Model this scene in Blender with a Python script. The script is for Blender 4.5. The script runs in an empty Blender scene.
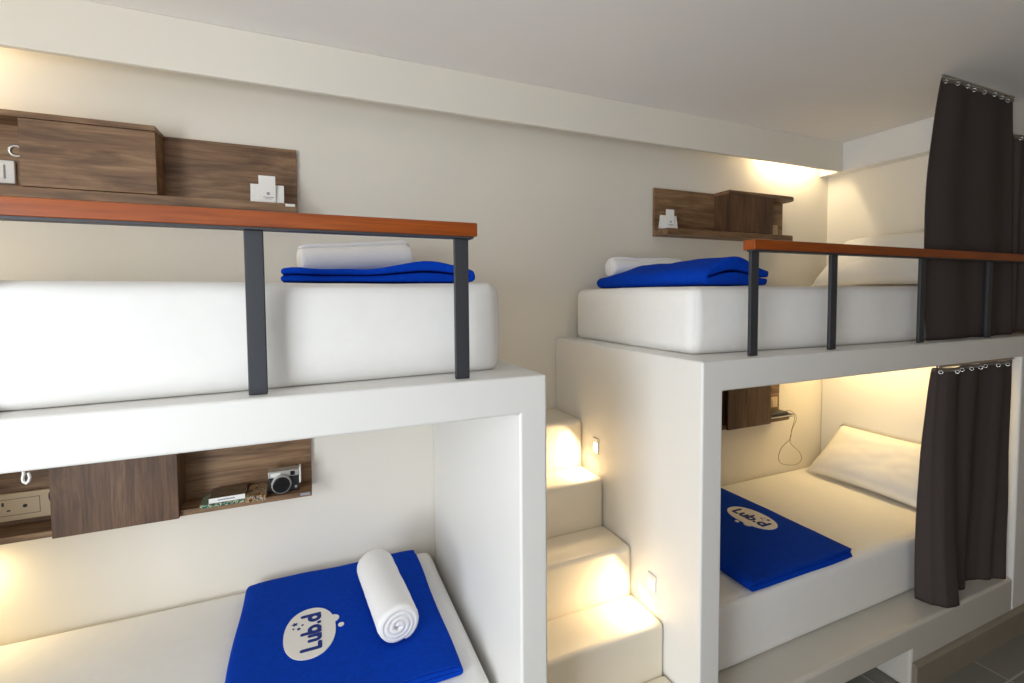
import bpy, bmesh, math, random
from mathutils import Vector, Matrix, noise as mnoise

random.seed(7)
S = bpy.context.scene
COL = S.collection

# ------------------------------------------------------------------ camera
YAW, PITCH, ROLL, FPX, CY = .4031, -.0449, -.0072, 469.94, 317.2
CAM = Vector((0.0, -2.2548, 1.838))
cyw, syw, cp, sp = math.cos(YAW), math.sin(YAW), math.cos(PITCH), math.sin(PITCH)
fw = Vector((syw * cp, cyw * cp, sp))
rt0 = Vector((cyw, -syw, 0))
up0 = rt0.cross(fw)
rt = rt0 * math.cos(ROLL) + up0 * math.sin(ROLL)
up = up0 * math.cos(ROLL) - rt0 * math.sin(ROLL)
cd = bpy.data.cameras.new('camera')
cam = bpy.data.objects.new('camera', cd)
COL.objects.link(cam)
M3 = Matrix((rt, up, -fw)).transposed()
cam.matrix_world = Matrix.Translation(CAM) @ M3.to_4x4()
cd.sensor_width = 36
cd.lens = FPX / 1024 * 36
cd.shift_y = (CY - 341.5) / 1024
cd.clip_start = .05
S.camera = cam

# ------------------------------------------------------------------ world, exposure
S.view_settings.view_transform = 'Standard'
S.view_settings.look = 'None'
S.view_settings.exposure = 0.0
S.view_settings.gamma = 1.0
S.view_settings.use_curve_mapping = False
S.cycles.use_denoising = True
S.cycles.max_bounces = 10
S.cycles.diffuse_bounces = 7
S.cycles.sample_clamp_indirect = 6
W = bpy.data.worlds.new('sky')
S.world = W
W.use_nodes = True
W.node_tree.nodes['Background'].inputs[0].default_value = (.62, .76, 1.0, 1)
W.node_tree.nodes['Background'].inputs[1].default_value = 1.0


def aim(o, d):
    o.rotation_euler = Vector(d).to_track_quat('-Z', 'Y').to_euler()


def area(name, loc, d, sx, sy, power, colr, spread=180):
    l = bpy.data.lights.new(name, 'AREA')
    l.shape = 'RECTANGLE'
    l.size, l.size_y = sx, sy
    l.energy = power
    l.color = colr
    l.spread = math.radians(spread)
    o = bpy.data.objects.new(name, l)
    COL.objects.link(o)
    o.location = loc
    aim(o, d)
    return o


COOL = (.90, .955, 1.0)
WARM = (1.0, .74, .42)
# daylight entering the two window openings (left wall, and the wall behind the photographer)
area('daylight_side_window', (-1.93, -2.65, 1.33), (1, 0.26, -.02), 1.2, 2.1, 86, COOL)
area('daylight_rear_window', (-.95, -4.32, 1.75), (0.1, 1, -.06), 1.7, 1.6, 8, COOL)


def lamp(name, loc, d, sx, sy, power, colr=WARM, spread=180):
    return area(name, loc, d, sx, sy, power, colr, spread)


# ------------------------------------------------------------------ materials
def s2l(c):
    return tuple(((v / 255) / 12.92 if v / 255 <= .04045 else ((v / 255 + .055) / 1.055) ** 2.4) for v in c)


def mat(name, rgb, rough=.6, metal=0.0, var=.03, scale=30, bump=0.0, bscale=200, spec=.5, emis=None, estr=0, coords='pos', sheen=0):
    m = bpy.data.materials.new(name)
    m.use_nodes = True
    nt = m.node_tree
    b = nt.nodes['Principled BSDF']
    c = s2l(rgb)
    b.inputs['Roughness'].default_value = rough
    b.inputs['Metallic'].default_value = metal
    b.inputs['Specular IOR Level'].default_value = spec
    if sheen:
        b.inputs['Sheen Weight'].default_value = sheen
    g = nt.nodes.new('ShaderNodeNewGeometry')
    n = nt.nodes.new('ShaderNodeTexNoise')
    n.inputs['Scale'].default_value = scale
    n.inputs['Detail'].default_value = 4
    nt.links.new(g.outputs['Position'], n.inputs['Vector'])
    r = nt.nodes.new('ShaderNodeValToRGB')
    r.color_ramp.elements[0].position = .3
    r.color_ramp.elements[1].position = .7
    r.color_ramp.elements[0].color = (*[v * (1 - var) for v in c], 1)
    r.color_ramp.elements[1].color = (*[min(1, v * (1 + var)) for v in c], 1)
    nt.links.new(n.outputs['Fac'], r.inputs['Fac'])
    nt.links.new(r.outputs['Color'], b.inputs['Base Color'])
    if bump:
        n2 = nt.nodes.new('ShaderNodeTexNoise')
        n2.inputs['Scale'].default_value = bscale
        n2.inputs['Detail'].default_value = 3
        nt.links.new(g.outputs['Position'], n2.inputs['Vector'])
        bp = nt.nodes.new('ShaderNodeBump')
        bp.inputs['Strength'].default_value = bump
        bp.inputs['Distance'].default_value = .002
        nt.links.new(n2.outputs['Fac'], bp.inputs['Height'])
        nt.links.new(bp.outputs['Normal'], b.inputs['Normal'])
    if emis:
        b.inputs['Emission Color'].default_value = (*emis, 1)
        b.inputs['Emission Strength'].default_value = estr
    return m


def wood(name, dark, mid, light, axis='x', rough=.45, fine=60, seed=0):
    m = bpy.data.materials.new(name)
    m.use_nodes = True
    nt = m.node_tree
    b = nt.nodes['Principled BSDF']
    b.inputs['Roughness'].default_value = rough
    g = nt.nodes.new('ShaderNodeNewGeometry')
    mp = nt.nodes.new('ShaderNodeMapping')
    sc = {'x': (1.6, 14, 14), 'z': (14, 14, 1.6), 'y': (14, 1.6, 14)}[axis]
    mp.inputs['Scale'].default_value = sc
    mp.inputs['Location'].default_value = (seed * 3.1, seed * 1.7, seed * 2.3)
    nt.links.new(g.outputs['Position'], mp.inputs['Vector'])
    n = nt.nodes.new('ShaderNodeTexNoise')
    n.inputs['Scale'].default_value = 1.6
    n.inputs['Detail'].default_value = 8
    n.inputs['Roughness'].default_value = .62
    n.inputs['Distortion'].default_value = .9
    nt.links.new(mp.outputs['Vector'], n.inputs['Vector'])
    r = nt.nodes.new('ShaderNodeValToRGB')
    cr = r.color_ramp
    cr.elements[0].position = .33
    cr.elements[0].color = (*s2l(dark), 1)
    cr.elements[1].position = .68
    cr.elements[1].color = (*s2l(light), 1)
    e = cr.elements.new(.5)
    e.color = (*s2l(mid), 1)
    nt.links.new(n.outputs['Fac'], r.inputs['Fac'])
    mp2 = nt.nodes.new('ShaderNodeMapping')
    mp2.inputs['Scale'].default_value = tuple(6 if s < 5 else 160 for s in sc)
    nt.links.new(g.outputs['Position'], mp2.inputs['Vector'])
    n2 = nt.nodes.new('ShaderNodeTexNoise')
    n2.inputs['Scale'].default_value = 1.0
    n2.inputs['Detail'].default_value = 3
    nt.links.new(mp2.outputs['Vector'], n2.inputs['Vector'])
    mx = nt.nodes.new('ShaderNodeMix')
    mx.data_type = 'RGBA'
    mx.blend_type = 'MULTIPLY'
    r2 = nt.nodes.new('ShaderNodeValToRGB')
    r2.color_ramp.elements[0].position = .38
    r2.color_ramp.elements[0].color = (.62, .6, .58, 1)
    r2.color_ramp.elements[1].position = .56
    r2.color_ramp.elements[1].color = (1, 1, 1, 1)
    nt.links.new(n2.outputs['Fac'], r2.inputs['Fac'])
    mx.inputs['Factor'].default_value = .6
    nt.links.new(r.outputs['Color'], mx.inputs['A'])
    nt.links.new(r2.outputs['Color'], mx.inputs['B'])
    nt.links.new(mx.outputs['Result'], b.inputs['Base Color'])
    return m


def weave(name, rgb, rough=.9, scale=900, var=.12, bump=.35, sheen=.2):
    m = mat(name, rgb, rough, 0, var, scale, bump, scale * .7, .2, sheen=sheen)
    return m


WALL = mat('wall_paint', (231, 225, 212), .75, var=.012, scale=3, bump=.05, bscale=120)
TAUPE = mat('tan_paint', (170, 150, 124), .8, var=.012, scale=3)
CEIL = mat('ceiling_paint', (236, 233, 229), .8, var=.01, scale=3)
WHITE = mat('white_enamel_paint', (228, 226, 221), .38, var=.008, scale=4, bump=.02, bscale=60)
STEPW = mat('step_paint', (226, 217, 198), .35, var=.012, scale=8)
PLINTH = mat('plinth_paint', (200, 195, 184), .35, var=.015, scale=6)
SKIRT = mat('skirting_tile', (138, 129, 114), .35, var=.05, scale=10)
SHEET = mat('white_cotton_sheet', (236, 234, 230), .9, var=.012, scale=25, bump=.12, bscale=60, spec=.2)
PILLOWM = mat('pillowcase_cotton', (237, 233, 226), .9, var=.012, scale=25, bump=.12, bscale=50, spec=.2)
TOWEL = mat('terry_towel', (240, 238, 236), .95, var=.04, scale=300, bump=.7, bscale=420, spec=.1)
BLUE = mat('blue_fleece', (2, 58, 170), .95, var=.10, scale=60, bump=.4, bscale=500, spec=.1)
PATCH = mat('printed_white', (236, 231, 222), .85, var=.02, scale=100)
INK = mat('printed_navy', (16, 44, 122), .85, var=.03, scale=100)
DARK = mat('charcoal_powder_coat', (50, 52, 56), .5, var=.05, scale=80, bump=.05, bscale=500)
STEEL = mat('grey_flat_bar', (66, 66, 70), .5, .3, var=.04, scale=80)
RAILW = wood('orange_varnished_wood', (132, 60, 9), (148, 69, 12), (160, 79, 18), 'x', .35, seed=3)
WALH = wood('walnut_horizontal_lit', (96, 68, 44), (130, 98, 68), (158, 126, 92), 'x', .5, seed=1)  # one walnut for all shelves; daylight is put into this lighter tone
WALV = wood('walnut_vertical_dim', (70, 46, 29), (96, 67, 44), (120, 88, 62), 'z', .5, seed=2)  # the same walnut, with dimmer light put into the darker tone
CURT = weave('brown_grey_curtain', (73, 64, 61), .95, 500, .12, .4, sheen=0)
HEM = weave('curtain_header_tape', (104, 92, 78), .9, 500, .2, .4)
CHROME = mat('nickel', (196, 194, 190), .25, 1.0, var=.03, scale=50)
PLASTIC = mat('white_plastic', (232, 231, 226), .35, var=.01, scale=50)
IVORY = mat('ivory_plastic', (208, 184, 148), .4, var=.01, scale=50)
BLACK = mat('black_plastic', (22, 22, 24), .4, var=.05, scale=200, bump=.15, bscale=900)
LENSG = mat('dark_lens_glass', (14, 14, 20), .08, var=.02, scale=50)
SILV = mat('silver_plastic', (188, 186, 182), .3, .55, var=.03, scale=60)
PAPER = mat('white_card', (240, 238, 232), .7, var=.01, scale=50)
GREY = mat('grey_print', (150, 152, 158), .8, var=.05, scale=300)
GLOW = mat('warm_lamp_lens', (255, 244, 220), .4, emis=(1, .86, .6), estr=7)
CABLE = mat('grey_cable', (138, 124, 96), .5, var=.03, scale=60)

def multi(name, cols, scale):
    m = mat(name, (128, 128, 128), .45, scale=scale)
    r = next(n for n in m.node_tree.nodes if n.type == 'VALTORGB').color_ramp
    r.interpolation = 'CONSTANT'
    r.elements[0].position, r.elements[0].color = 0, (*s2l(cols[0]), 1)
    r.elements[1].position, r.elements[1].color = .6, (*s2l(cols[-1]), 1)
    for i, c in enumerate(cols[1:-1]):
        e = r.elements.new(.4 + .2 * i / (len(cols) - 2))
        e.color = (*s2l(c), 1)
    return m


MOSAIC = multi('patterned_cover', [(56, 36, 22), (150, 88, 34), (196, 168, 110), (88, 52, 28), (186, 182, 170), (60, 44, 30)], 70)
TEAL = multi('teal_pattern_cover', [(30, 78, 70), (40, 104, 92), (196, 190, 150), (60, 112, 90), (28, 60, 62)], 75)
BROWNC = mat('brown_picture_cover', (92, 76, 56), .4, var=.45, scale=45)
PAGES = mat('book_pages', (226, 218, 198), .9, var=.06, scale=400)
SEAM = mat('recess_dark_gap', (70, 66, 58), .8)

FLOORM = bpy.data.materials.new('grey_floor_tiles')
FLOORM.use_nodes = True
_nt = FLOORM.node_tree
_b = _nt.nodes['Principled BSDF']
_b.inputs['Roughness'].default_value = .35
_g = _nt.nodes.new('ShaderNodeNewGeometry')
_br = _nt.nodes.new('ShaderNodeTexBrick')
_br.offset = 0
_br.inputs['Scale'].default_value = 1
_br.inputs['Brick Width'].default_value = .6
_br.inputs['Row Height'].default_value = .6
_br.inputs['Mortar Size'].default_value = .004
_br.inputs['Color1'].default_value = (*s2l((128, 125, 116)), 1)
_br.inputs['Color2'].default_value = (*s2l((122, 119, 111)), 1)
_br.inputs['Mortar'].default_value = (*s2l((176, 172, 162)), 1)
_nt.links.new(_g.outputs['Position'], _br.inputs['Vector'])
_nt.links.new(_br.outputs['Color'], _b.inputs['Base Color'])


# ------------------------------------------------------------------ object helpers
def wl(o):
    v = Vector((0, 0, 0))
    while o:
        v += o.location
        o = o.parent
    return v


def obj(name, bm, m, parent=None, bevel=0, segs=2, smooth=False, origin=None, mods=()):
    """links one mesh; bm is in world coordinates"""
    bmesh.ops.recalc_face_normals(bm, faces=bm.faces)
    me = bpy.data.meshes.new(name)
    bm.to_mesh(me)
    bm.free()
    o = bpy.data.objects.new(name, me)
    COL.objects.link(o)
    me.materials.append(m)
    if parent is not None:
        o.parent = parent
        me.transform(Matrix.Translation(-wl(parent)))
    elif origin is not None:
        me.transform(Matrix.Translation(-Vector(origin)))
        o.location = origin
    if bevel:
        b = o.modifiers.new('edge', 'BEVEL')
        b.width = bevel
        b.segments = segs
        b.limit_method = 'ANGLE'
        b.angle_limit = math.radians(40)
        b.harden_normals = False
    if smooth:
        for p in me.polygons:
            p.use_smooth = True
    elif bevel:
        for p in me.polygons:
            p.use_smooth = True
        try:
            me.set_sharp_from_angle(angle=math.radians(35))
        except Exception:
            pass
        w = o.modifiers.new('normals', 'WEIGHTED_NORMAL')
        w.keep_sharp = False
    return o


def tag(o, label, cat=None, group=None, kind=None):
    if label:
        o['label'] = label
    if cat:
        o['category'] = cat
    if group:
        o['group'] = group
    if kind:
        o['kind'] = kind
    return o


def thing(name, label, cat, loc, group=None):
    o = bpy.data.objects.new(name, None)
    o.empty_display_size = .05
    COL.objects.link(o)
    o.location = loc
    return tag(o, label, cat, group)


def part_empty(name, parent, loc=None):
    o = bpy.data.objects.new(name, None)
    o.empty_display_size = .05
    COL.objects.link(o)
    o.parent = parent
    return o


def struct(name, bm, m, bevel=0):
    o = obj(name, bm, m, None, bevel)
    o['kind'] = 'structure'
    return o


def NB():
    return bmesh.new()


def box(bm, x0, x1, y0, y1, z0, z1):
    r = bmesh.ops.create_cube(bm, size=1)
    for v in r['verts']:
        v.co = Vector(((x0 + x1) / 2 + v.co.x * (x1 - x0), (y0 + y1) / 2 + v.co.y * (y1 - y0), (z0 + z1) / 2 + v.co.z * (z1 - z0)))
    return r['verts']


def B(*a):
    bm = NB()
    box(bm, *a)
    return bm


def prism(bm, pts, axis, a, b):
    """polygon pts (2D) extruded along axis from a to b. axis 1: pts are (x,z); axis 0: (y,z); axis 2: (x,y)"""
    def mk(p, t):
        if axis == 1:
            return Vector((p[0], t, p[1]))
        if axis == 0:
            return Vector((t, p[0], p[1]))
        return Vector((p[0], p[1], t))
    A = [bm.verts.new(mk(p, a)) for p in pts]
    C = [bm.verts.new(mk(p, b)) for p in pts]
    n = len(pts)
    bm.faces.new(A)
    bm.faces.new(C[::-1])
    for i in range(n):
        j = (i + 1) % n
        bm.faces.new((A[j], A[i], C[i], C[j]))


def cyl(bm, p0, p1, r0, r1=None, n=20):
    p0, p1 = Vector(p0), Vector(p1)
    r1 = r0 if r1 is None else r1
    d = (p1 - p0).normalized()
    q = d.to_track_quat('Z', 'Y')
    A, C = [], []
    for i in range(n):
        a = 2 * math.pi * i / n
        v = Vector((math.cos(a), math.sin(a), 0))
        A.append(bm.verts.new(p0 + q @ (v * r0)))
        C.append(bm.verts.new(p1 + q @ (v * r1)))
    bm.faces.new(A[::-1])
    bm.faces.new(C)
    for i in range(n):
        j = (i + 1) % n
        bm.faces.new((A[i], A[j], C[j], C[i]))


def tube(bm, pts, r, n=8):
    pts = [Vector(p) for p in pts]
    rings = []
    for i, p in enumerate(pts):
        d = (pts[min(i + 1, len(pts) - 1)] - pts[max(i - 1, 0)]).normalized()
        q = d.to_track_quat('Z', 'Y')
        rings.append([bm.verts.new(p + q @ Vector((r * math.cos(2 * math.pi * k / n), r * math.sin(2 * math.pi * k / n), 0))) for k in range(n)])
    for a, b in zip(rings, rings[1:]):
        # match the ring rotation to avoid twisting
        off = min(range(n), key=lambda s: sum((a[k].co - b[(k + s) % n].co).length for k in range(n)))
        b2 = b[off:] + b[:off]
        b[:] = b2
        for k in range(n):
            bm.faces.new((a[k], a[(k + 1) % n], b[(k + 1) % n], b[k]))
    bm.faces.new(rings[0][::-1])
    bm.faces.new(rings[-1])


def torus(bm, c, axis, R, r, n=28, k=8):
    c = Vector(c)
    q = Vector(axis).to_track_quat('Z', 'Y')
    rings = []
    for i in range(n):
        a = 2 * math.pi * i / n
        d = Vector((math.cos(a), math.sin(a), 0))
        rings.append([bm.verts.new(c + q @ (d * (R + r * math.cos(2 * math.pi * j / k)) + Vector((0, 0, r * math.sin(2 * math.pi * j / k))))) for j in range(k)])
    for i in range(n):
        a, b = rings[i], rings[(i + 1) % n]
        for j in range(k):
            bm.faces.new((a[j], a[(j + 1) % k], b[(j + 1) % k], b[j]))


def thick_path(path, t):
    """closed outline around an open 2D polyline"""
    L, R = [], []
    n = len(path)
    for i in range(n):
        a = Vector(path[max(i - 1, 0)])
        b = Vector(path[min(i + 1, n - 1)])
        d = (b - a)
        d = d.normalized() if d.length > 1e-9 else Vector((1, 0))
        nn = Vector((-d.y, d.x))
        p = Vector(path[i])
        L.append(p + nn * t / 2)
        R.append(p - nn * t / 2)
    return L, R


def sweep_sheet(path, t, mapf, s0, s1, ns):
    """thick sheet: 2D path profile (u,z) swept along s; mapf(u,z,s,k)->world"""
    bm = NB()
    L, R = thick_path(path, t)
    n = len(path)
    sec = []
    for j in range(ns + 1):
        s = s0 + (s1 - s0) * j / ns
        sec.append(([bm.verts.new(mapf(p.x, p.y, s)) for p in L], [bm.verts.new(mapf(p.x, p.y, s)) for p in R]))
    for j in range(ns):
        (l0, r0), (l1, r1) = sec[j], sec[j + 1]
        for i in range(n - 1):
            bm.faces.new((l0[i], l0[i + 1], l1[i + 1], l1[i]))
            bm.faces.new((r0[i + 1], r0[i], r1[i], r1[i + 1]))
        bm.faces.new((l0[0], l1[0], r1[0], r0[0]))
        bm.faces.new((l0[-1], r0[-1], r1[-1], l1[-1]))
    for l, r in (sec[0], sec[-1]):
        for i in range(n - 1):
            bm.faces.new((l[i], r[i], r[i + 1], l[i + 1]))
    return bm


def nz(x, y, z, s=1.0):
    return mnoise.noise(Vector((x, y, z)) * s)


# ================================================================== THE SETTING
XL, XR, YB, ZC = -2.0, 4.6, -4.4, 2.862
struct('floor', B(XL - .1, XR + .1, YB - .1, .1, -.1, 0), FLOORM)
struct('ceiling', B(XL - .1, XR + .1, YB - .1, .1, ZC, ZC + .1), CEIL)
struct('wall_back', B(XL - .1, XR + .1, 0, .1, 0, ZC), WALL)
struct('wall_right', B(XR, XR + .1, YB, 0, 0, ZC), TAUPE)
# left wall and rear wall, each with a window opening
bm = NB()
for a in ((XL - .1, XL, YB, -3.5, 0, ZC), (XL - .1, XL, -2.0, 0, 0, ZC), (XL - .1, XL, -3.5, -2.0, 0, .2), (XL - .1, XL, -3.5, -2.0, 2.5, ZC)):
    box(bm, *a)
struct('wall_left', bm, WALL)
bm = NB()
for a in ((XL, -1.85, YB - .1, YB, 0, ZC), (-.05, XR, YB - .1, YB, 0, ZC), (-1.85, -.05, YB - .1, YB, 0, .9), (-1.85, -.05, YB - .1, YB, 2.6, ZC)):
    box(bm, *a)
struct('wall_front', bm, TAUPE)


def window(name, x0, x1, y0, y1, z0, z1):
    bm = NB()
    t = .05
    if x1 - x0 < y1 - y0:
        box(bm, x0, x1, y0, y0 + t, z0, z1); box(bm, x0, x1, y1 - t, y1, z0, z1)
        box(bm, x0, x1, y0 + t, y1 - t, z0, z0 + t); box(bm, x0, x1, y0 + t, y1 - t, z1 - t, z1)
        box(bm, x0, x1, (y0 + y1) / 2 - t / 2, (y0 + y1) / 2 + t / 2, z0 + t, z1 - t)
    else:
        box(bm, x0, x0 + t, y0, y1, z0, z1); box(bm, x1 - t, x1, y0, y1, z0, z1)
        box(bm, x0 + t, x1 - t, y0, y1, z0, z0 + t); box(bm, x0 + t, x1 - t, y0, y1, z1 - t, z1)
        box(bm, (x0 + x1) / 2 - t / 2, (x0 + x1) / 2 + t / 2, y0, y1, z0 + t, z1 - t)
    struct(name, bm, WHITE)


window('window_1', XL - .08, XL - .03, -3.5, -2.0, .2, 2.5)
window('window_2', -1.85, -.05, YB - .08, YB - .03, .9, 2.6)
# end wall of the bunk bay with its ceiling beam, and the header beyond it
struct('wall_end', B(3.445, 3.60, -.93, 0, 1.6105, ZC), WALL)
struct('trim_1', B(3.348, 3.4449, -.93, 0, 2.669, ZC), WHITE, .004)
struct('trim_2', B(3.36, XR, -.957, -.9305, 2.69, ZC), WHITE, .004)
# valance hiding the cove lamps
struct('trim_3', B(XL, 3.348, -.16, -.135, 2.669, ZC), WALL, .004)


def cove(x0, x1, label, power):
    t = thing('cove_lamp', label, 'lamp', ((x0 + x1) / 2, -.075, 2.80))
    obj('housing', B(x0, x1, -.1, -.05, 2.828, 2.8618), PLASTIC, t, .003)
    bm = NB()
    cyl(bm, (x0 + .02, -.075, 2.812), (x1 - .02, -.075, 2.812), .016)
    obj('tube', bm, GLOW, t, smooth=True)
    lamp('cove_light', ((x0 + x1) / 2, -.075, 2.79), (0, .25, -1), x1 - x0, .03, power, (1.0, .82, .54))


cove(2.75, 3.25, 'slim lamp hidden behind the white valance over the right upper bunk', 2.6)
cove(-1.95, -1.15, 'slim lamp hidden behind the white valance over the left upper bunk', 6)

# ================================================================== BUNKS
ZT, ZB, ZP = 1.61, 1.501, .31
YF = -1.05


def bunk(x0, x1, label, rail_x, posts, opening=None, t=.1, t2=.1):
    r = thing('bunk_bed', label, 'bunk bed', ((x0 + x1) / 2, -.5, 0))
    bm = NB()
    prism(bm, [(x0, 0), (x0 + t, 0), (x0 + t, ZB), (x1 - t2, ZB), (x1 - t2, 0), (x1, 0), (x1, ZT), (x0, ZT)], 1, YF, -.002)
    obj('frame', bm, WHITE, r, .009, 3)
    a, b = x0 + t, x1 - t2
    bm = NB()
    if opening:
        o0, o1 = opening
        prism(bm, [(a, 0), (o0, 0), (o0, .195), (o1, .195), (o1, 0), (b, 0), (b, ZP), (a, ZP)], 1, YF, -.002)
    else:
        box(bm, a, b, YF, -.002, 0, ZP)
    obj('plinth', bm, PLINTH, r, .016, 3)
    if opening:
        bm = NB()
        prism(bm, [(YF - .0005, 0), (YF - .022, 0), (YF - .022, .125), (YF - .012, .137), (YF - .0005, .137)], 0, opening[1] + .004, b + .25)
        obj('skirting', bm, SKIRT, r)
    g = part_empty('guard_rail', r)
    rx0, rx1 = rail_x
    obj('handrail', B(rx0, rx1, -1.03, -.978, 2.001, 2.038), RAILW, g, .003)
    obj('flat_bar', B(rx0 + .01, rx1 - .01, -1.024, -.988, 1.9955, 2.0008), STEEL, g)
    for px in posts:
        obj('post', B(px - .02, px + .02, -1.013, -1.0, ZT + .0005, 1.995), DARK, g, .002)
    return r


bunk(-1.41, .6235, 'white two-tier bunk bed left of the stairs, with an orange handrail on two visible posts',
     (-1.3, .422), [-1.12, -.62, -.12, .381], t2=.088)
bunk(1.216, 3.6, 'white two-tier bunk bed right of the stairs, with long handrail and dark curtains',
     (1.478, 3.55), [1.502, 1.95, 2.575, 3.165], (1.62, 2.5), t=.096, t2=.18)

# ---- stairs
st = thing('staircase', 'cream steps lit by small lamps, climbing to the wall between the two bunks', 'stairs', (.918, -.6, 0))
fr = [-1.28, -1.08, -.878, -.675, -.468, -.287]
hz = [.195, .39, .585, .787, 1.003, 1.230]
for i in range(6):
    y1 = fr[i + 1] + .002 if i < 5 else -.002
    obj('step', B(.625, 1.2145, fr[i], y1, 0, hz[i]), STEPW, st, .021, 5)

# ---- recessed step lamps in the side of the right bunk
for (yy, zz, lab) in ((-.402, 1.133, 'small square lit step lamp in the bunk side, by the upper tread'),
                      (-.802, .700, 'small square lit step lamp in the bunk side, by the lower tread')):
    t = thing('step_lamp', lab, 'lamp', (1.2155, yy, zz))
    bm = NB()
    w, h, f = .024, .036, .006
    X0, X1 = 1.2105, 1.2155
    box(bm, X0, X1, yy - w, yy - w + f, zz - h, zz + h); box(bm, X0, X1, yy + w - f, yy + w, zz - h, zz + h)
    box(bm, X0, X1, yy - w + f, yy + w - f, zz - h, zz - h + f); box(bm, X0, X1, yy - w + f, yy + w - f, zz + h - f, zz + h)
    obj('bezel', bm, WHITE, t, .001)
    obj('lens', B(1.2125, 1.2155, yy - w + f, yy + w - f, zz - h + f, zz + .012), GLOW, t)
    obj('hood', B(1.2115, 1.2155, yy - w + f, yy + w - f, zz + .0125, zz + h - f), WHITE, t)
    lamp('step_light', (1.196, yy + .005, zz - .005), (-.85, .25, -.55), .03, .03, 1.25, (1.0, .74, .43), 150)


# ---- mattresses
def mattress(name, label, x0, x1, yf0, yf1, yb, z0, z1, bulge=.008, rad=.042, seed=0, ymin=-.978):
    """front edge runs from y=yf0 at x0 to y=yf1 at x1"""
    bm = NB()
    nx, ny, nzz = 72, 36, 14
    def P(u, v, w):
        x = x0 + (x1 - x0) * u
        y = max(ymin, yf0 + (yf1 - yf0) * u) * (1 - v) + yb * v
        z = z0 + (z1 - z0) * w
        c = Vector((x, y, z))
        return c
    W_, D_, H_ = x1 - x0, yb - (yf0 + yf1) / 2, z1 - z0
    verts = {}
    def EZ(f, L_):
        # denser sampling near both ends
        e = min(.3, rad * 1.3 / L_)
        q = .22
        if f < q:
            return f / q * e
        if f > 1 - q:
            return 1 - (1 - f) / q * e
        return e + (f - q) / (1 - 2 * q) * (1 - 2 * e)
    def V(i, j, k):
        key = (i, j, k)
        if key in verts:
            return verts[key]
        u, v, w = EZ(i / nx, W_), EZ(j / ny, D_), EZ(k / nzz, H_)
        # distance based corner rounding (rounded box)
        lx, ly, lz = (u - .5) * W_, (v - .5) * D_, (w - .5) * H_
        r = rad
        cxx = max(-W_ / 2 + r, min(W_ / 2 - r, lx)); cyy = max(-D_ / 2 + r, min(D_ / 2 - r, ly)); czz = max(-H_ / 2 + r * .6, min(H_ / 2 - r * .6, lz))
        rz = r * (.75 if lz > 0 else .12)
        czz = max(-H_ / 2 + rz, min(H_ / 2 - rz, lz))
        d = Vector(((lx - cxx) / r, (ly - cyy) / r, (lz - czz) / rz))
        if d.length > 1:
            d.normalize()
        lx2, ly2, lz2 = cxx + d.x * r, cyy + d.y * r, czz + d.z * rz
        side = math.sin(math.pi * w)
        u2, v2, w2 = lx2 / W_ + .5, ly2 / D_ + .5, lz2 / H_ + .5
        p = P(u2, v2, w2)
        n_ = nz(p.x * 2.2 + seed, p.y * 2.2, p.z * 3) * .006 + nz(p.x * 7 + seed, p.y * 7, p.z * 9) * .0018
        if w > .5 and 0 < u < 1 and 0 < v < 1:
            p.z += n_ * .8
        if j == 0:
            p.y += -bulge * side + n_ * .7
        if i == 0:
            p.x += -bulge * side * .6 + n_ * .4
        if i == nx:
            p.x += bulge * side * .6 + n_ * .4
        verts[key] = bm.verts.new(p)
        return verts[key]
    for i in range(nx):
        for j in range(ny):
            for k in (0, nzz):
                bm.faces.new((V(i, j, k), V(i + 1, j, k), V(i + 1, j + 1, k), V(i, j + 1, k)))
    for i in range(nx):
        for k in range(nzz):
            for j in (0, ny):
                bm.faces.new((V(i, j, k), V(i + 1, j, k), V(i + 1, j, k + 1), V(i, j, k + 1)))
    for j in range(ny):
        for k in range(nzz):
            for i in (0, nx):
                bm.faces.new((V(i, j, k), V(i, j + 1, k), V(i, j + 1, k + 1), V(i, j, k + 1)))
    o = obj(name, bm, SHEET, None, smooth=True, origin=((x0 + x1) / 2, (yf0 + yb) / 2, z0))
    tag(o, label, 'mattress')
    return o


mattress('mattress', 'thick white sheeted mattress on the left upper bunk behind the orange handrail', -1.385, .538, -1.06, -.905, -.03, ZT + .001, 1.878, seed=1, ymin=-.990)
mattress('mattress', 'white sheeted mattress on the right upper bunk, under blanket and rolled towel', 1.315, 3.33, -.90, -1.01, -.05, ZT + .001, 1.872, seed=2, ymin=-.955)
mattress('mattress', 'white sheeted mattress on the left lower bunk, under the logo blanket with towel', -1.30, .505, -.905, -.905, -.012, ZP + .001, .60, seed=3)
mattress('mattress', 'cream-lit sheeted mattress on the right lower bunk with the leaning pillow', 1.325, 3.325, -.90, -.90, -.012, ZP + .001, .60, seed=4)


# ---- blankets (folded fleece: one sheet folded back and forth)
def fold_path(w, layers, t, gap, lift=0.0, hump=None):
    """S-folded profile, width w, centre line; first layer on the bed"""
    pts = []
    step = t + gap
    for l in range(layers):
        z = t / 2 + l * step
        a, b = (0, w) if l % 2 == 0 else (w, 0)
        inset = step / 2
        n = 22
        lo, hi = inset, w - inset
        xs = [lo + (hi - lo) * i / n for i in range(n + 1)]
        if l % 2:
            xs = xs[::-1]
        pts += [(x, z) for x in xs]
        if l < layers - 1:
            cx = hi if l % 2 == 0 else lo
            sg = 1 if l % 2 == 0 else -1
            for k in range(1, 6):
                ang = -math.pi / 2 + math.pi * k / 6
                pts.append((cx + sg * math.cos(ang) * step / 2 * 1.15, z + step / 2 + math.sin(ang) * step / 2))
    return pts


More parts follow.
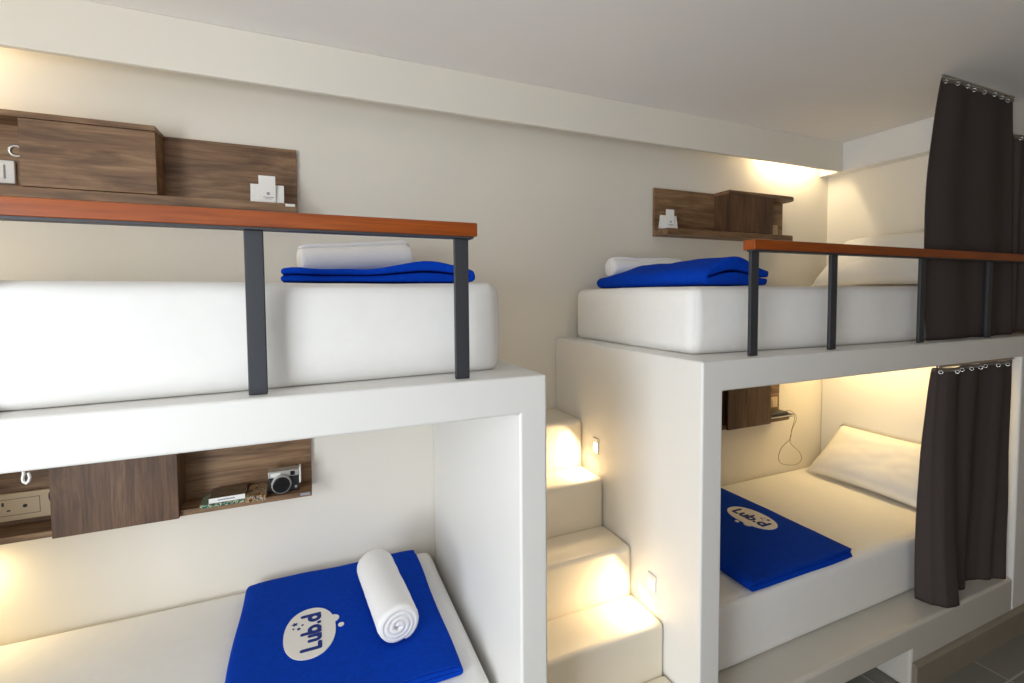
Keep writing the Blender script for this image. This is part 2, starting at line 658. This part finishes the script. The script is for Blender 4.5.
def blanket(label, x0, x1, yf, yb, z, layers, t, humpf=None, flip=False, rot=0.0, topflat=None, seed=0, ns=34):
    w = x1 - x0
    cx, cyy = (x0 + x1) / 2, (yf + yb) / 2
    path = fold_path(w, layers, t, t * .18)
    H = layers * t * 1.18
    def mp(u, zz, s):
        x = x1 - u if flip else x0 + u
        y = s
        f = zz / H
        n_ = nz(x * 5 + seed, y * 5, 0) * .5 + nz(x * 11 + seed, y * 11, 3) * .25
        amp = .010 if topflat else .020
        if topflat:
            d = math.hypot((x - topflat[0]) / .16, (y - topflat[1]) / .22)
            amp *= min(1, max(0, d - .8))
        z2 = zz + amp * n_ * f
        # edges of the pile sag a little
        e = min(u, w - u) / .06
        if e < 1:
            z2 -= (1 - e) ** 2 * .006 * f
        if humpf:
            z2 += humpf(x, y) * f
        # ragged ends of the layers
        ss = (s - cyy)
        lay = round(zz / (t * 1.18))
        ss *= 1 + .012 * math.sin(lay * 2.3 + seed)
        # plan rotation
        dx, dy = x - cx, ss
        c, sn = math.cos(rot), math.sin(rot)
        xx = cx + dx * c - dy * sn + .006 * nz(y * 4, seed, zz * 10)
        yy = cyy + dx * sn + dy * c + .008 * nz(x * 4, seed + 5, zz * 10)
        return Vector((xx, yy, z + max(zz * .7, z2)))
    bm = sweep_sheet(path, t, mp, yf, yb, ns)
    o = obj('blanket', bm, BLUE, None, smooth=True, origin=(cx, cyy, z))
    tag(o, label, 'blanket')
    b = o.modifiers.new('soft', 'BEVEL')
    b.width = t * .42
    b.segments = 3
    b.limit_method = 'ANGLE'
    b.angle_limit = math.radians(50)
    return o, z + H - t * .09


def disc_patch(bm, pts, z0, z1):
    A = [bm.verts.new((p[0], p[1], z0)) for p in pts]
    C = [bm.verts.new((p[0], p[1], z1)) for p in pts]
    bm.faces.new(A[::-1]); bm.faces.new(C)
    n = len(pts)
    for i in range(n):
        j = (i + 1) % n
        bm.faces.new((A[i], A[j], C[j], C[i]))


def circ(c, r, n=20):
    return [(c[0] + r * math.cos(2 * math.pi * i / n), c[1] + r * math.sin(2 * math.pi * i / n)) for i in range(n)]


def logo(bl, cx, cyy, z, s, ang):
    """speech-bubble logo; local +a = reading direction, +b = up of the letters"""
    ca, sa = math.cos(ang), math.sin(ang)
    def T(a, b):
        return (cx + (a * ca - b * sa) * s, cyy + (a * sa + b * ca) * s)
    out = []
    for i in range(48):
        a = 2 * math.pi * i / 48
        x, y = math.cos(a), math.sin(a)
        ex = math.copysign(abs(x) ** .92, x) * .135
        ey = .011 + math.copysign(abs(y) ** .92, y) * .086
        out.append(T(ex, ey))
    bm = NB()
    disc_patch(bm, out, z - .004, z + .0012)
    disc_patch(bm, [T(*p) for p in circ((.044, -.068), .021)], z - .004, z + .0010)
    disc_patch(bm, [T(*p) for p in circ((-.002, -.0935), .0105)], z - .004, z + .0011)
    p = obj('logo_patch', bm, PATCH, bl)
    tag(p, 'white speech bubble print')
    bm = NB()
    zz0, zz1 = z + .0008, z + .0024
    wd = .0070
    lift = [0]
    def top():
        lift[0] += 1
        return zz1 + lift[0] * 6e-6
    def stroke(pts):
        for q in pts:
            disc_patch(bm, [T(*c) for c in circ(q, wd, 12)], zz0, top())
        for q0, q1 in zip(pts, pts[1:]):
            d = Vector((q1[0] - q0[0], q1[1] - q0[1]))
            if d.length < 1e-6:
                continue
            n_ = Vector((-d.y, d.x)).normalized() * wd
            disc_patch(bm, [T(q0[0] - n_.x, q0[1] - n_.y), T(q1[0] - n_.x, q1[1] - n_.y), T(q1[0] + n_.x, q1[1] + n_.y), T(q0[0] + n_.x, q0[1] + n_.y)], zz0, top())
    base, xh, asc = -.021, .012, .036
    def arc(c, r, a0, a1, n=12, ry=None):
        ry = ry or r
        return [(c[0] + r * math.cos(math.radians(a0 + (a1 - a0) * i / n)), c[1] + ry * math.sin(math.radians(a0 + (a1 - a0) * i / n))) for i in range(n + 1)]
    stroke([(-.092, asc), (-.092, base), (-.066, base)])                               # L
    stroke([(-.051, xh), (-.051, base + .013)] + arc((-.038, base + .013), .013, 180, 360) + [(-.025, xh), (-.025, base)])   # u
    stroke([(-.008, asc), (-.008, base)])
    stroke(arc((.008, -.0045), .0165, 0, 360, 20, .0165))                                 # b
    stroke([(.0415, base + .001), (.0416, base + .001)])                                              # dot
    stroke([(.0915, asc), (.0915, base)])
    stroke(arc((.075, -.0045), .0165, 0, 360, 20, .0165))                                 # d
    q = obj('lettering', bm, INK, p)
    tag(q, 'navy lettering reading Lub.d')
    bm = NB()
    star = []
    for i in range(10):
        r = .012 if i % 2 == 0 else .0055
        star.append(T(.060 + r * math.sin(i * math.pi / 5), .062 + r * math.cos(i * math.pi / 5)))
    disc_patch(bm, star, zz0, zz1)
    for c, r in (((.030, .048), .006), ((.036, .066), .0035), ((.047, .036), .004)):
        disc_patch(bm, [T(*k) for k in circ(c, r, 10)], zz0, zz1)
    tag(obj('star_print', bm, INK, p), 'navy star and dots above the lettering')


bl1, zt1 = blanket('folded blue fleece blanket with logo under a rolled towel on the left lower mattress', -.272, .422, -.82, -.075, .603, 3, .0125, topflat=(-.02, -.475), seed=1)
logo(bl1, -.022, -.475, zt1, 1.0, math.radians(90))
bl2, zt2 = blanket('folded dark blue fleece blanket with logo, no towel, on the right lower mattress', 1.655, 2.325, -.895, -.10, .603, 2, .0185, flip=True, topflat=(2.11, -.48), seed=8)
logo(bl2, 2.128, -.488, zt2, 1.0, math.radians(-90))
bl3, zt3 = blanket('folded blue blanket on the left upper mattress, behind the orange handrail end', -.086, .462, -.86, -.12, 1.882, 2, .0165,
                   humpf=lambda x, y: .026 * math.exp(-((x - .31) / .09) ** 2) + .01 * math.exp(-((x - .40) / .1) ** 2), seed=15)
bl4, zt4 = blanket('folded blue blanket on the right upper mattress, bulging beside the first rail post', 1.425, 1.775, -.86, -.10, 1.876, 2, .023,
                   humpf=lambda x, y: .060 * math.exp(-((x - 1.58) / .11) ** 2) * (1 if y < -.3 else max(0, 1 - (y + .3) / .2)) + .012, flip=True, seed=23)


# ---- rolled towels: a real spiral
def towel(label, p0, p1, r, turns=3.3, t=.0125, seed=0, squash=.92, r1f=1.0):
    p0, p1 = Vector(p0), Vector(p1)
    ax = (p1 - p0).normalized()
    side = Vector((0, 0, 1)).cross(ax).normalized()
    upv = ax.cross(side)
    path = []
    n = int(turns * 26)
    for i in range(n + 1):
        f = i / n
        a = 2 * math.pi * turns * f + .6
        rr = .008 + (r - .008 - t / 2) * f
        path.append((rr * math.cos(a), rr * math.sin(a)))
    Ln = (p1 - p0).length
    def mp(u, z, s):
        f = s / Ln
        k = (1 + (r1f - 1) * f) * (1 + .05 * nz(s * 7, seed, 2) + .025 * nz(s * 20, u * 30, seed))
        e = min(f, 1 - f)
        rad = math.hypot(u, z)
        # rounded shoulders and inner turns slightly proud at the ends
        shift = (rad / r) ** 2 * .012 * (1 if f < .5 else -1) * max(0, 1 - e / .12)
        if e < .05:
            k *= 1 - .10 * (1 - e / .05) * (rad / r) ** 2
        zz = z * squash
        if zz < -r * .78:
            zz = -r * .78 + (zz + r * .78) * .3
        zz += nz(u * 14, s * 9, seed) * .004
        return p0 + ax * (s + shift) + side * u * k + upv * zz * k
    bm = sweep_sheet(path, t * .93, mp, 0, Ln, 30)
    o = obj('rolled_towel', bm, TOWEL, None, smooth=True, origin=(p0 + p1) / 2)
    tag(o, label, 'towel')
    return o


towel('rolled white towel lying on the logo blanket of the left lower bunk', (.248, -.672, .714), (.212, -.235, .715), .082, 3.6, t=.0215, seed=1)
towel('rolled white towel on the back of the left upper blanket, seen under the handrail', (-.045, -.30, 1.978), (.395, -.21, 2.008), .066, 3.2, t=.018, seed=4, r1f=1.22)
towel('rolled white towel on the back edge of the right upper blanket', (1.425, -.20, 1.983), (1.92, -.20, 1.985), .060, 3.2, t=.0165, seed=7)


# ---- pillows leaning on the end wall
def pillow(label, base, dz):
    # local frame: a along y, b up the slope
    c0 = Vector((3.135, -.445, .614 + dz)); c1 = Vector((3.385, -.52, .925 + dz))
    bdir = (c1 - c0)
    Lb = bdir.length
    bdir.normalize()
    adir = Vector((0, -1, 0))
    ndir = bdir.cross(adir).normalized()
    if ndir.x > 0:
        ndir = -ndir
    bm = NB()
    n, m = 40, 28
    top, bot = [], []
    for i in range(n + 1):
        tr, br = [], []
        for j in range(m + 1):
            u, v = i / n * 2 - 1, j / m * 2 - 1
            # pillow outline with drawn-in sides and pointed corners
            pu = u * (1 - .05 * (1 - v * v))
            pv = v * (1 - .06 * (1 - u * u))
            hgt = .088 * ((1 - u ** 4) * (1 - v ** 4)) ** .62
            w = nz(u * 1.6 + dz, v * 1.6, 1) * .010 + nz(u * 4 + dz, v * 4, 4) * .005
            k = ((1 - u * u) * (1 - v * v)) ** .5
            q = (c0 + c1) / 2 + adir * pu * .35 + bdir * pv * Lb / 2
            tr.append(bm.verts.new(q + ndir * (hgt + w * k)))
            br.append(bm.verts.new(q - ndir * (hgt * .42) if 0 < i < n and 0 < j < m else q) if (0 < i < n and 0 < j < m) else tr[-1])
        top.append(tr); bot.append(br)
    for i in range(n):
        for j in range(m):
            bm.faces.new((top[i][j], top[i + 1][j], top[i + 1][j + 1], top[i][j + 1]))
            f = [bot[i][j], bot[i][j + 1], bot[i + 1][j + 1], bot[i + 1][j]]
            if len(set(f)) == 4:
                try:
                    bm.faces.new(f)
                except ValueError:
                    pass
    o = obj('pillow', bm, PILLOWM, None, smooth=True, origin=(3.2, -.45, .61 + dz))
    tag(o, label, 'pillow')


pillow('white pillow leaning at the end of the right lower bunk beside the curtain', None, 0)
pillow('white pillow leaning at the end of the right upper bunk behind the rail', None, 1.272)


# ---- wall shelves
def shelf(label, x0, dr, z0, front_mat, full=False):
    """u runs from the open display end (0) to the socket end (1.025); dr = +1/-1 in x"""
    t = thing('wall_shelf', label, 'shelf', (x0 + dr * .54, -.02, z0))
    def X(a, b):
        return (x0 + dr * a, x0 + dr * b) if dr > 0 else (x0 + dr * b, x0 + dr * a)
    yB, D, H = -.0015, -.135, .285
    bt = .0225 if full else .034
    obj('backboard', B(*X(0, 1.085), -.0185, yB, z0 + .0, z0 + H - .002), WALH, t, .001)
    def rounded(a, b, zz0, zz1, rnd=.085):
        bm = NB()
        pts = [(x0 + dr * a, -.019), (x0 + dr * a, D), (x0 + dr * (b - rnd), D)]
        for k in range(1, 7):
            an = math.pi / 2 * k / 6
            pts.append((x0 + dr * (b - rnd + rnd * math.sin(an)), D + rnd - rnd * math.cos(an)))
        pts.append((x0 + dr * b, -.019))
        prism(bm, pts, 2, zz0, zz1)
        return bm
    obj('bottom_board', rounded(0, 1.09, z0, z0 + bt), WALH, t, .0015)
    obj('top_board', rounded(.466, 1.09, z0 + H - .02, z0 + H), WALH, t, .0015)
    c = obj('cupboard_box', B(*X(.468, .486), D + .019, -.0187, z0 + bt + .0005, z0 + H - .0205), front_mat, t, .001)
    obj('cupboard_box', B(*X(.814, .832), D + .019, -.0187, z0 + bt + .0005, z0 + H - .0205), front_mat, t, .001)
    if full:
        obj('cupboard_door', B(*X(.464, .834), D - .0165, D - .0005, z0 - .001, z0 + H - .002), front_mat, t, .0012)
    else:
        obj('cupboard_door', B(*X(.467, .845), D, D + .0186, z0 + .0365, z0 + H - .0225), front_mat, t, .0012)
    # socket plate at the far end
    return t, X


def socket(t, x0, x1, z0, z1, m, kind):
    bm = B(x0, x1, -.031, -.019, z0, z1)
    p = obj('socket_plate', bm, m, t, .003)
    cx, cz_ = (x0 + x1) / 2, (z0 + z1) / 2
    if kind == 'double':
        bm = NB()
        fx0, fx1 = x0 + .03, x1 - .03
        w = .0014
        for k in ((fx0, fx1, z0 + .02, z0 + .02 + w), (fx0, fx1, z1 - .02 - w, z1 - .02), (fx0, fx0 + w, z0 + .02, z1 - .02), (fx1 - w, fx1, z0 + .02, z1 - .02)):
            box(bm, k[0], k[1], -.0317, -.0309, k[2], k[3])
        sx = cx - .03
        box(bm, sx - .003, sx + .003, -.0318, -.0309, cz_ + .006, cz_ + .02)
        box(bm, sx - .02, sx - .010, -.0318, -.0309, cz_ - .014, cz_ - .009)
        box(bm, sx + .010, sx + .02, -.0318, -.0309, cz_ - .014, cz_ - .009)
        cyl(bm, (cx + .03, -.0309, cz_), (cx + .03, -.0318, cz_), .0065, n=14)
        obj('socket_hole', bm, BLACK, p)
    else:
        obj('switch_rocker', B(cx - .016, cx + .016, -.035, -.0312, cz_ - .024, cz_ + .024), m, p, .002)
        obj('switch_gap', B(cx + .0165, cx + .0195, -.0322, -.0309, cz_ - .024, cz_ + .024), GREY, p)
    return p


t, X = shelf('brown walnut wall shelf with cupboard above the left upper bunk', -.045, -1, 2.185, WALH)
socket(t, -1.035, -.948, 2.245, 2.325, PLASTIC, 'switch')
bm = NB(); torus(bm, (-.910, -.10, 2.343), (.25, -1, -.2), .017, .0058); cyl(bm, (-.8895, -.10, 2.343), (-.895, -.10, 2.343), .006)
tag(obj('metal_ring', bm, CHROME, t, smooth=True), 'small metal ring on the cupboard side')
tag(obj('price_tag', B(-.087, -.052, -.1368, -.1352, 2.2065, 2.217), PAPER, t), 'small white sticker on the board edge')
t, X = shelf('walnut wall shelf with cupboard above the right upper bunk', 1.87, 1, 2.185, WALV)
socket(t, 2.82, 2.895, 2.225, 2.30, IVORY, 'switch')
t, X = shelf('walnut wall shelf holding books and a camera above the left lower bed', -.017, -1, 1.005, WALV, True)
socket(t, -1.10, -.897, 1.045, 1.145, IVORY, 'double')
bm = NB(); torus(bm, (-.872, -.09, 1.135), (1, .6, 0), .013, .005); cyl(bm, (-.848, -.09, 1.135), (-.872, -.09, 1.135), .006)
tag(obj('metal_ring', bm, STEEL, t, smooth=True), 'small dark metal ring on the cupboard side')
tag(obj('sticker', B(-.062, -.024, -.1368, -.1352, 1.012, 1.022), GREY, t), 'small grey sticker on the board edge')
t, X = shelf('walnut wall shelf in the right lower bunk, with devices and a hanging cable', 1.87, 1, 1.005, WALV, True)
socket(t, 2.84, 2.925, 1.066, 1.135, IVORY, 'switch')


# ---- folded card signs on the upper shelves
def cards(xc, z, label, w):
    r = thing('card_sign', label, 'sign', (xc, -.08, z))
    z += .0003
    def tent(x0, x1, h, yf, yk, name):
        bm = NB()
        th = .0012
        for (ya, yb) in ((yf, (yf + yk) / 2), (yk, (yf + yk) / 2)):
            prism(bm, [(ya, z), (ya + th, z), (yb + th, z + h), (yb, z + h)], 0, x0, x1)
        return obj(name, bm, PAPER, r)
    tent(xc - w / 2, xc + w / 2, .074, -.1195, -.095, 'wide_card')
    tt = tent(xc - w * .25, xc + w * .25, .106, -.1235, -.1205, 'tall_card')
    bm = NB()
    cyl(bm, (xc + .004, -.1232, z + .036), (xc + .004, -.1242, z + .036), .006, n=12)
    box(bm, xc - .014, xc + .024, -.1242, -.1232, z + .020, z + .0225)
    box(bm, xc - .008, xc + .018, -.1242, -.1232, z + .014, z + .016)
    obj('grey_print', bm, GREY, tt)


cards(-.152, 2.219, 'white folded card sign standing on the left upper wall shelf', .12)
cards(1.895, 2.219, 'white folded card sign standing on the right upper wall shelf', .118)


# ---- books and camera on the lower left shelf
def book(label, x0, x1, y0, y1, z0, z1, cover, rot=0.0, spine=None, group=None, text=False):
    r = thing('book', label, 'book', ((x0 + x1) / 2, (y0 + y1) / 2, z0))
    r.rotation_euler = (0, 0, 0)
    c = Vector(((x0 + x1) / 2, (y0 + y1) / 2, 0))
    R = Matrix.Translation(c) @ Matrix.Rotation(rot, 4, 'Z') @ Matrix.Translation(-c)
    def rb(bm):
        bm.transform(R)
        return bm
    tt = .0015
    obj('cover', rb(B(x0, x1, y0, y1, z1 - tt, z1)), cover, r)
    obj('back_cover', rb(B(x0, x1, y0, y1, z0, z0 + tt)), cover, r)
    obj('page_block', rb(B(x0 + .003, x1 - .003, y0 + .0021, y1 - .003, z0 + tt + .0001, z1 - tt - .0001)), PAGES, r)
    sp_ = obj('spine', rb(B(x0, x1, y0, y0 + .002, z0 + tt + .0001, z1 - tt - .0001)), spine or cover, r)
    if text:
        obj('spine_print', rb(B(x0 + .03, x1 - .035, y0 - .0006, y0 - .0001, z0 + (z1 - z0) * .4, z0 + (z1 - z0) * .62)), GREY, sp_)
    return r


ZS = 1.028
book('thin teal patterned book at the bottom left of the small shelf pile', -.415, -.262, -.150, -.035, ZS, ZS + .013, TEAL, .03, TEAL)
book('multicoloured patterned book lying beside the camera on the lower shelf', -.256, -.185, -.162, -.03, ZS, ZS + .022, MOSAIC, -.04, MOSAIC)
book('white-spined brown book on top of the small pile on the lower shelf', -.385, -.262, -.150, -.04, ZS + .0135, ZS + .035, BROWNC, .02, PAPER, text=True)

cm = thing('camera', 'retro silver and black instant camera on the lower walnut shelf', 'camera', (-.125, -.085, ZS))
Y0c = -.118
obj('body', B(-.182, -.066, -.112, -.062, ZS, ZS + .064), BLACK, cm, .006, 3)
obj('top_plate', B(-.182, -.066, -.113, -.062, ZS + .0645, ZS + .092), SILV, cm, .004, 3)
bm = NB(); cyl(bm, (-.132, -.1122, ZS + .040), (-.132, -.130, ZS + .040), .039, .037, 32)
ring = obj('lens_ring', bm, SILV, cm, .002)
bm = NB(); cyl(bm, (-.132, -.1302, ZS + .040), (-.132, -.139, ZS + .040), .033, .031, 32)
obj('lens', bm, LENSG, ring, .002)
obj('flash', B(-.172, -.135, -.1155, -.1132, ZS + .070, ZS + .086), PLASTIC, cm, .001)
obj('viewfinder', B(-.098, -.082, -.1165, -.1132, ZS + .070, ZS + .087), LENSG, cm, .001)
obj('side_strap', B(-.0655, -.0585, -.108, -.07, ZS + .03, ZS + .098), PLASTIC, cm, .002)
bm = NB(); cyl(bm, (-.078, -.1122, ZS + .02), (-.078, -.1165, ZS + .02), .005); obj('shutter_button', bm, SILV, cm, smooth=False)

# ---- things at the end of the right lower shelf
d1 = thing('notebook', 'dark notebook lying at the bottom of the right lower shelf end', 'notebook', (2.79, -.09, ZS))
bm = B(2.712, 2.925, -.146, -.045, ZS, ZS + .016)
obj('cover', bm, mat('dark_green_cover', (40, 46, 40), .5, var=.2, scale=60), d1, .002)
obj('page_block', B(2.715, 2.924, -.1465, -.145, ZS + .004, ZS + .012), PAGES, d1)
d2 = thing('phone', 'black phone lying on the dark notebook in the right lower bunk', 'phone', (2.77, -.09, ZS + .0165))
obj('body', B(2.712, 2.885, -.14, -.055, ZS + .0163, ZS + .0335), BLACK, d2, .003)
obj('screen', B(2.718, 2.879, -.135, -.06, ZS + .0336, ZS + .0342), BLACK, d2)
bm = NB()
pts = []
ctrl = [(2.886, -.09, ZS + .022), (2.94, -.10, ZS + .026), (2.985, -.10, 1.035), (3.02, -.085, .98), (3.03, -.06, .90), (3.035, -.045, .83), (2.975, -.032, .78), (2.945, -.03, .72), (2.965, -.03, .67),
        (3.04, -.03, .643), (3.13, -.03, .635), (3.18, -.03, .665), (3.155, -.03, .72), (3.08, -.034, .775), (3.043, -.04, .82), (3.05, -.05, .90), (3.06, -.07, .97), (3.02, -.09, 1.02), (2.96, -.12, ZS + .012)]
ctrl = [Vector(c) for c in ctrl]
for i in range(len(ctrl) - 1):
    p0, p1, p2, p3 = ctrl[max(i - 1, 0)], ctrl[i], ctrl[i + 1], ctrl[min(i + 2, len(ctrl) - 1)]
    for k in range(6):
        f = k / 6
        pts.append(.5 * ((2 * p1) + (p2 - p0) * f + (2 * p0 - 5 * p1 + 4 * p2 - p3) * f * f + (3 * p1 - p0 - 3 * p2 + p3) * f ** 3))
pts.append(ctrl[-1])
tube(bm, pts, .0017)
tag(obj('charging_cable', bm, CABLE, None, smooth=True, origin=(2.9, -.05, .8)), 'thin grey charging cable looping down the wall below the right lower shelf', 'cable')

# ---- white glider hook under the left slab
bm = NB()
tube(bm, [(-.534, -1.028, 1.5005), (-.533, -1.03, 1.492), (-.535, -1.03, 1.484), (-.534, -1.03, 1.477), (-.530, -1.03, 1.473), (-.526, -1.03, 1.477), (-.524, -1.03, 1.484), (-.526, -1.03, 1.494)], .0026)
tag(obj('curtain_hook', bm, PLASTIC, None, smooth=True, origin=(-.535, -1.03, 1.5)), 'small white curtain hook hanging under the left bunk platform', 'hook')


# ---- curtains
def SHP(u):
    # big fold pushed out over the ledge, the rest drawn back towards the mattress
    k = [(0, .085), (.03, .02), (.10, -.014), (.22, -.022), (.28, .0), (.34, .055), (.5, .035), (.62, .062), (.76, .055), (.88, .02), (1, -.012)]
    for (a, p), (b, q) in zip(k, k[1:]):
        if u <= b:
            f = (u - a) / (b - a)
            f = f * f * (3 - 2 * f)
            return p + (q - p) * f
    return k[-1][1]


def curtain(label, xt, xb, zt, zb, yc, folds, at, ab, edge=None, yshape=None, rings=7, ph=0.0, tk=None):
    r = thing('curtain', label, 'curtain', ((xt[0] + xt[1]) / 2, yc, zb))
    bm = NB()
    nu, nv = 120, 60
    g = []
    for j in range(nv + 1):
        v = j / nv
        row = []
        for i in range(nu + 1):
            u = i / nu
            x0 = xt[0] + (xb[0] - xt[0]) * v + (edge(v) if edge else 0)
            x1 = xt[1] + (xb[1] - xt[1]) * v
            x = x0 + (x1 - x0) * u
            amp = at + (ab - at) * min(1, v * 1.4)
            y = yc + amp * math.sin(2 * math.pi * (folds * u + .10 * math.sin(5 * u + 2 * v) + ph))
            if yshape:
                y += yshape(u, v)
            y += .004 * nz(x * 6, v * 4, ph * 9)
            z = zt + (zb - zt) * v
            row.append(bm.verts.new((x, y, z)))
        g.append(row)
    for j in range(nv):
        for i in range(nu):
            bm.faces.new((g[j][i], g[j][i + 1], g[j + 1][i + 1], g[j + 1][i]))
    def ytop(u):
        return g[0][int(u * nu)].co.copy()
    tops = [ytop((k + .3) / rings) for k in range(rings)]
    hemc = [g[0][i].co.copy() for i in range(0, nu + 1, 2)]
    o = obj('fabric', bm, CURT, r, smooth=True)
    s = o.modifiers.new('thick', 'SOLIDIFY')
    s.thickness = .003
    s.offset = 0
    bm = NB()
    for a, b in zip(hemc, hemc[1:]):
        vs = [bm.verts.new(a + Vector((0, -.0035, .004))), bm.verts.new(b + Vector((0, -.0035, .004))), bm.verts.new(b + Vector((0, -.0035, -.014))), bm.verts.new(a + Vector((0, -.0035, -.014)))]
        bm.faces.new(vs)
    bmesh.ops.remove_doubles(bm, verts=bm.verts, dist=1e-5)
    h = obj('header_tape', bm, HEM, r, smooth=True)
    s = h.modifiers.new('thick', 'SOLIDIFY')
    s.thickness = .002
    for p in tops:
        bm = NB()
        torus(bm, (p.x, p.y - .008, p.z - .016), (.9, .4, 0), .0075, .0022, 16, 6)
        obj('hook', bm, CHROME, r, smooth=True)
    if tk:
        obj('track', B(*tk), CHROME, r, .002)
    return r


curtain('tall dark grey-brown curtain hanging from the ceiling behind the upper rail', (2.745, 3.40), (2.70, 3.47), 2.846, 1.6125, -.982, 2.5, .006, .007,
        edge=lambda v: -.075 * math.sin(math.pi * min(1, v * 1.0)) ** .8, rings=8, ph=.1, tk=(2.74, 3.405, -.987, -.977, 2.853, 2.8618))
curtain('dark curtain gathered just beyond the end wall, lower than the tall one', (3.47, 3.80), (3.46, 3.80), 2.672, 1.62, -.972, 3, .009, .010,
        rings=4, ph=.3, tk=(3.465, 3.85, -.956, -.946, 2.680, 2.6898))
curtain('shorter grey-brown curtain closing the head end of the right lower bunk', (2.69, 3.375), (2.74, 3.365), 1.482, .3135, -1.030, 3.2, .008, .006,
        edge=lambda v: -.045 * math.sin(math.pi * v) ** .7,
        yshape=lambda u, v: (.25 + .75 * v) * SHP(u),
        rings=8, ph=.2, tk=(2.68, 3.38, -1.034, -1.022, 1.4885, 1.5005))


# ---- lamps under the platforms, lighting the two lower bunks
def bunk_lamp(x, y, label, power, w=.3, d=.05):
    r = thing('bunk_lamp', label, 'lamp', (x, y, ZB))
    obj('housing', B(x - w / 2, x + w / 2, y - d / 2, y + d / 2, ZB - .014, ZB - .0005), PLASTIC, r, .003)
    obj('diffuser', B(x - w / 2 + .01, x + w / 2 - .01, y - d / 2 + .007, y + d / 2 - .007, ZB - .018, ZB - .0142), GLOW, r)
    lamp('bunk_light', (x, y, ZB - .025), (0, 0, -1), w - .02, d - .015, power, (1.0, .70, .29))


bunk_lamp(3.22, -.45, 'slim warm lamp under the right platform near the pillow', 4.2, .05, .7)
rl = thing('reading_lamp', 'small warm reading lamp on the wall beyond the left lower shelf', 'lamp', (-1.2, -.02, .95))
bm = NB(); cyl(bm, (-1.2, -.0015, .95), (-1.2, -.016, .95), .03)
obj('wall_plate', bm, PLASTIC, rl, .002)
bm = NB(); tube(bm, [(-1.2, -.0165, .95), (-1.2, -.05, .955), (-1.2, -.075, .945)], .006)
obj('arm', bm, CHROME, rl, smooth=True)
bm = NB(); cyl(bm, (-1.2, -.075, .945), (-1.185, -.07, .90), .014, .028)
obj('lamp_shade', bm, PLASTIC, rl, .001)
lamp('reading_light', (-1.181, -.069, .894), (.45, .35, -.8), .04, .04, 1.2, (1.0, .78, .42), 170)
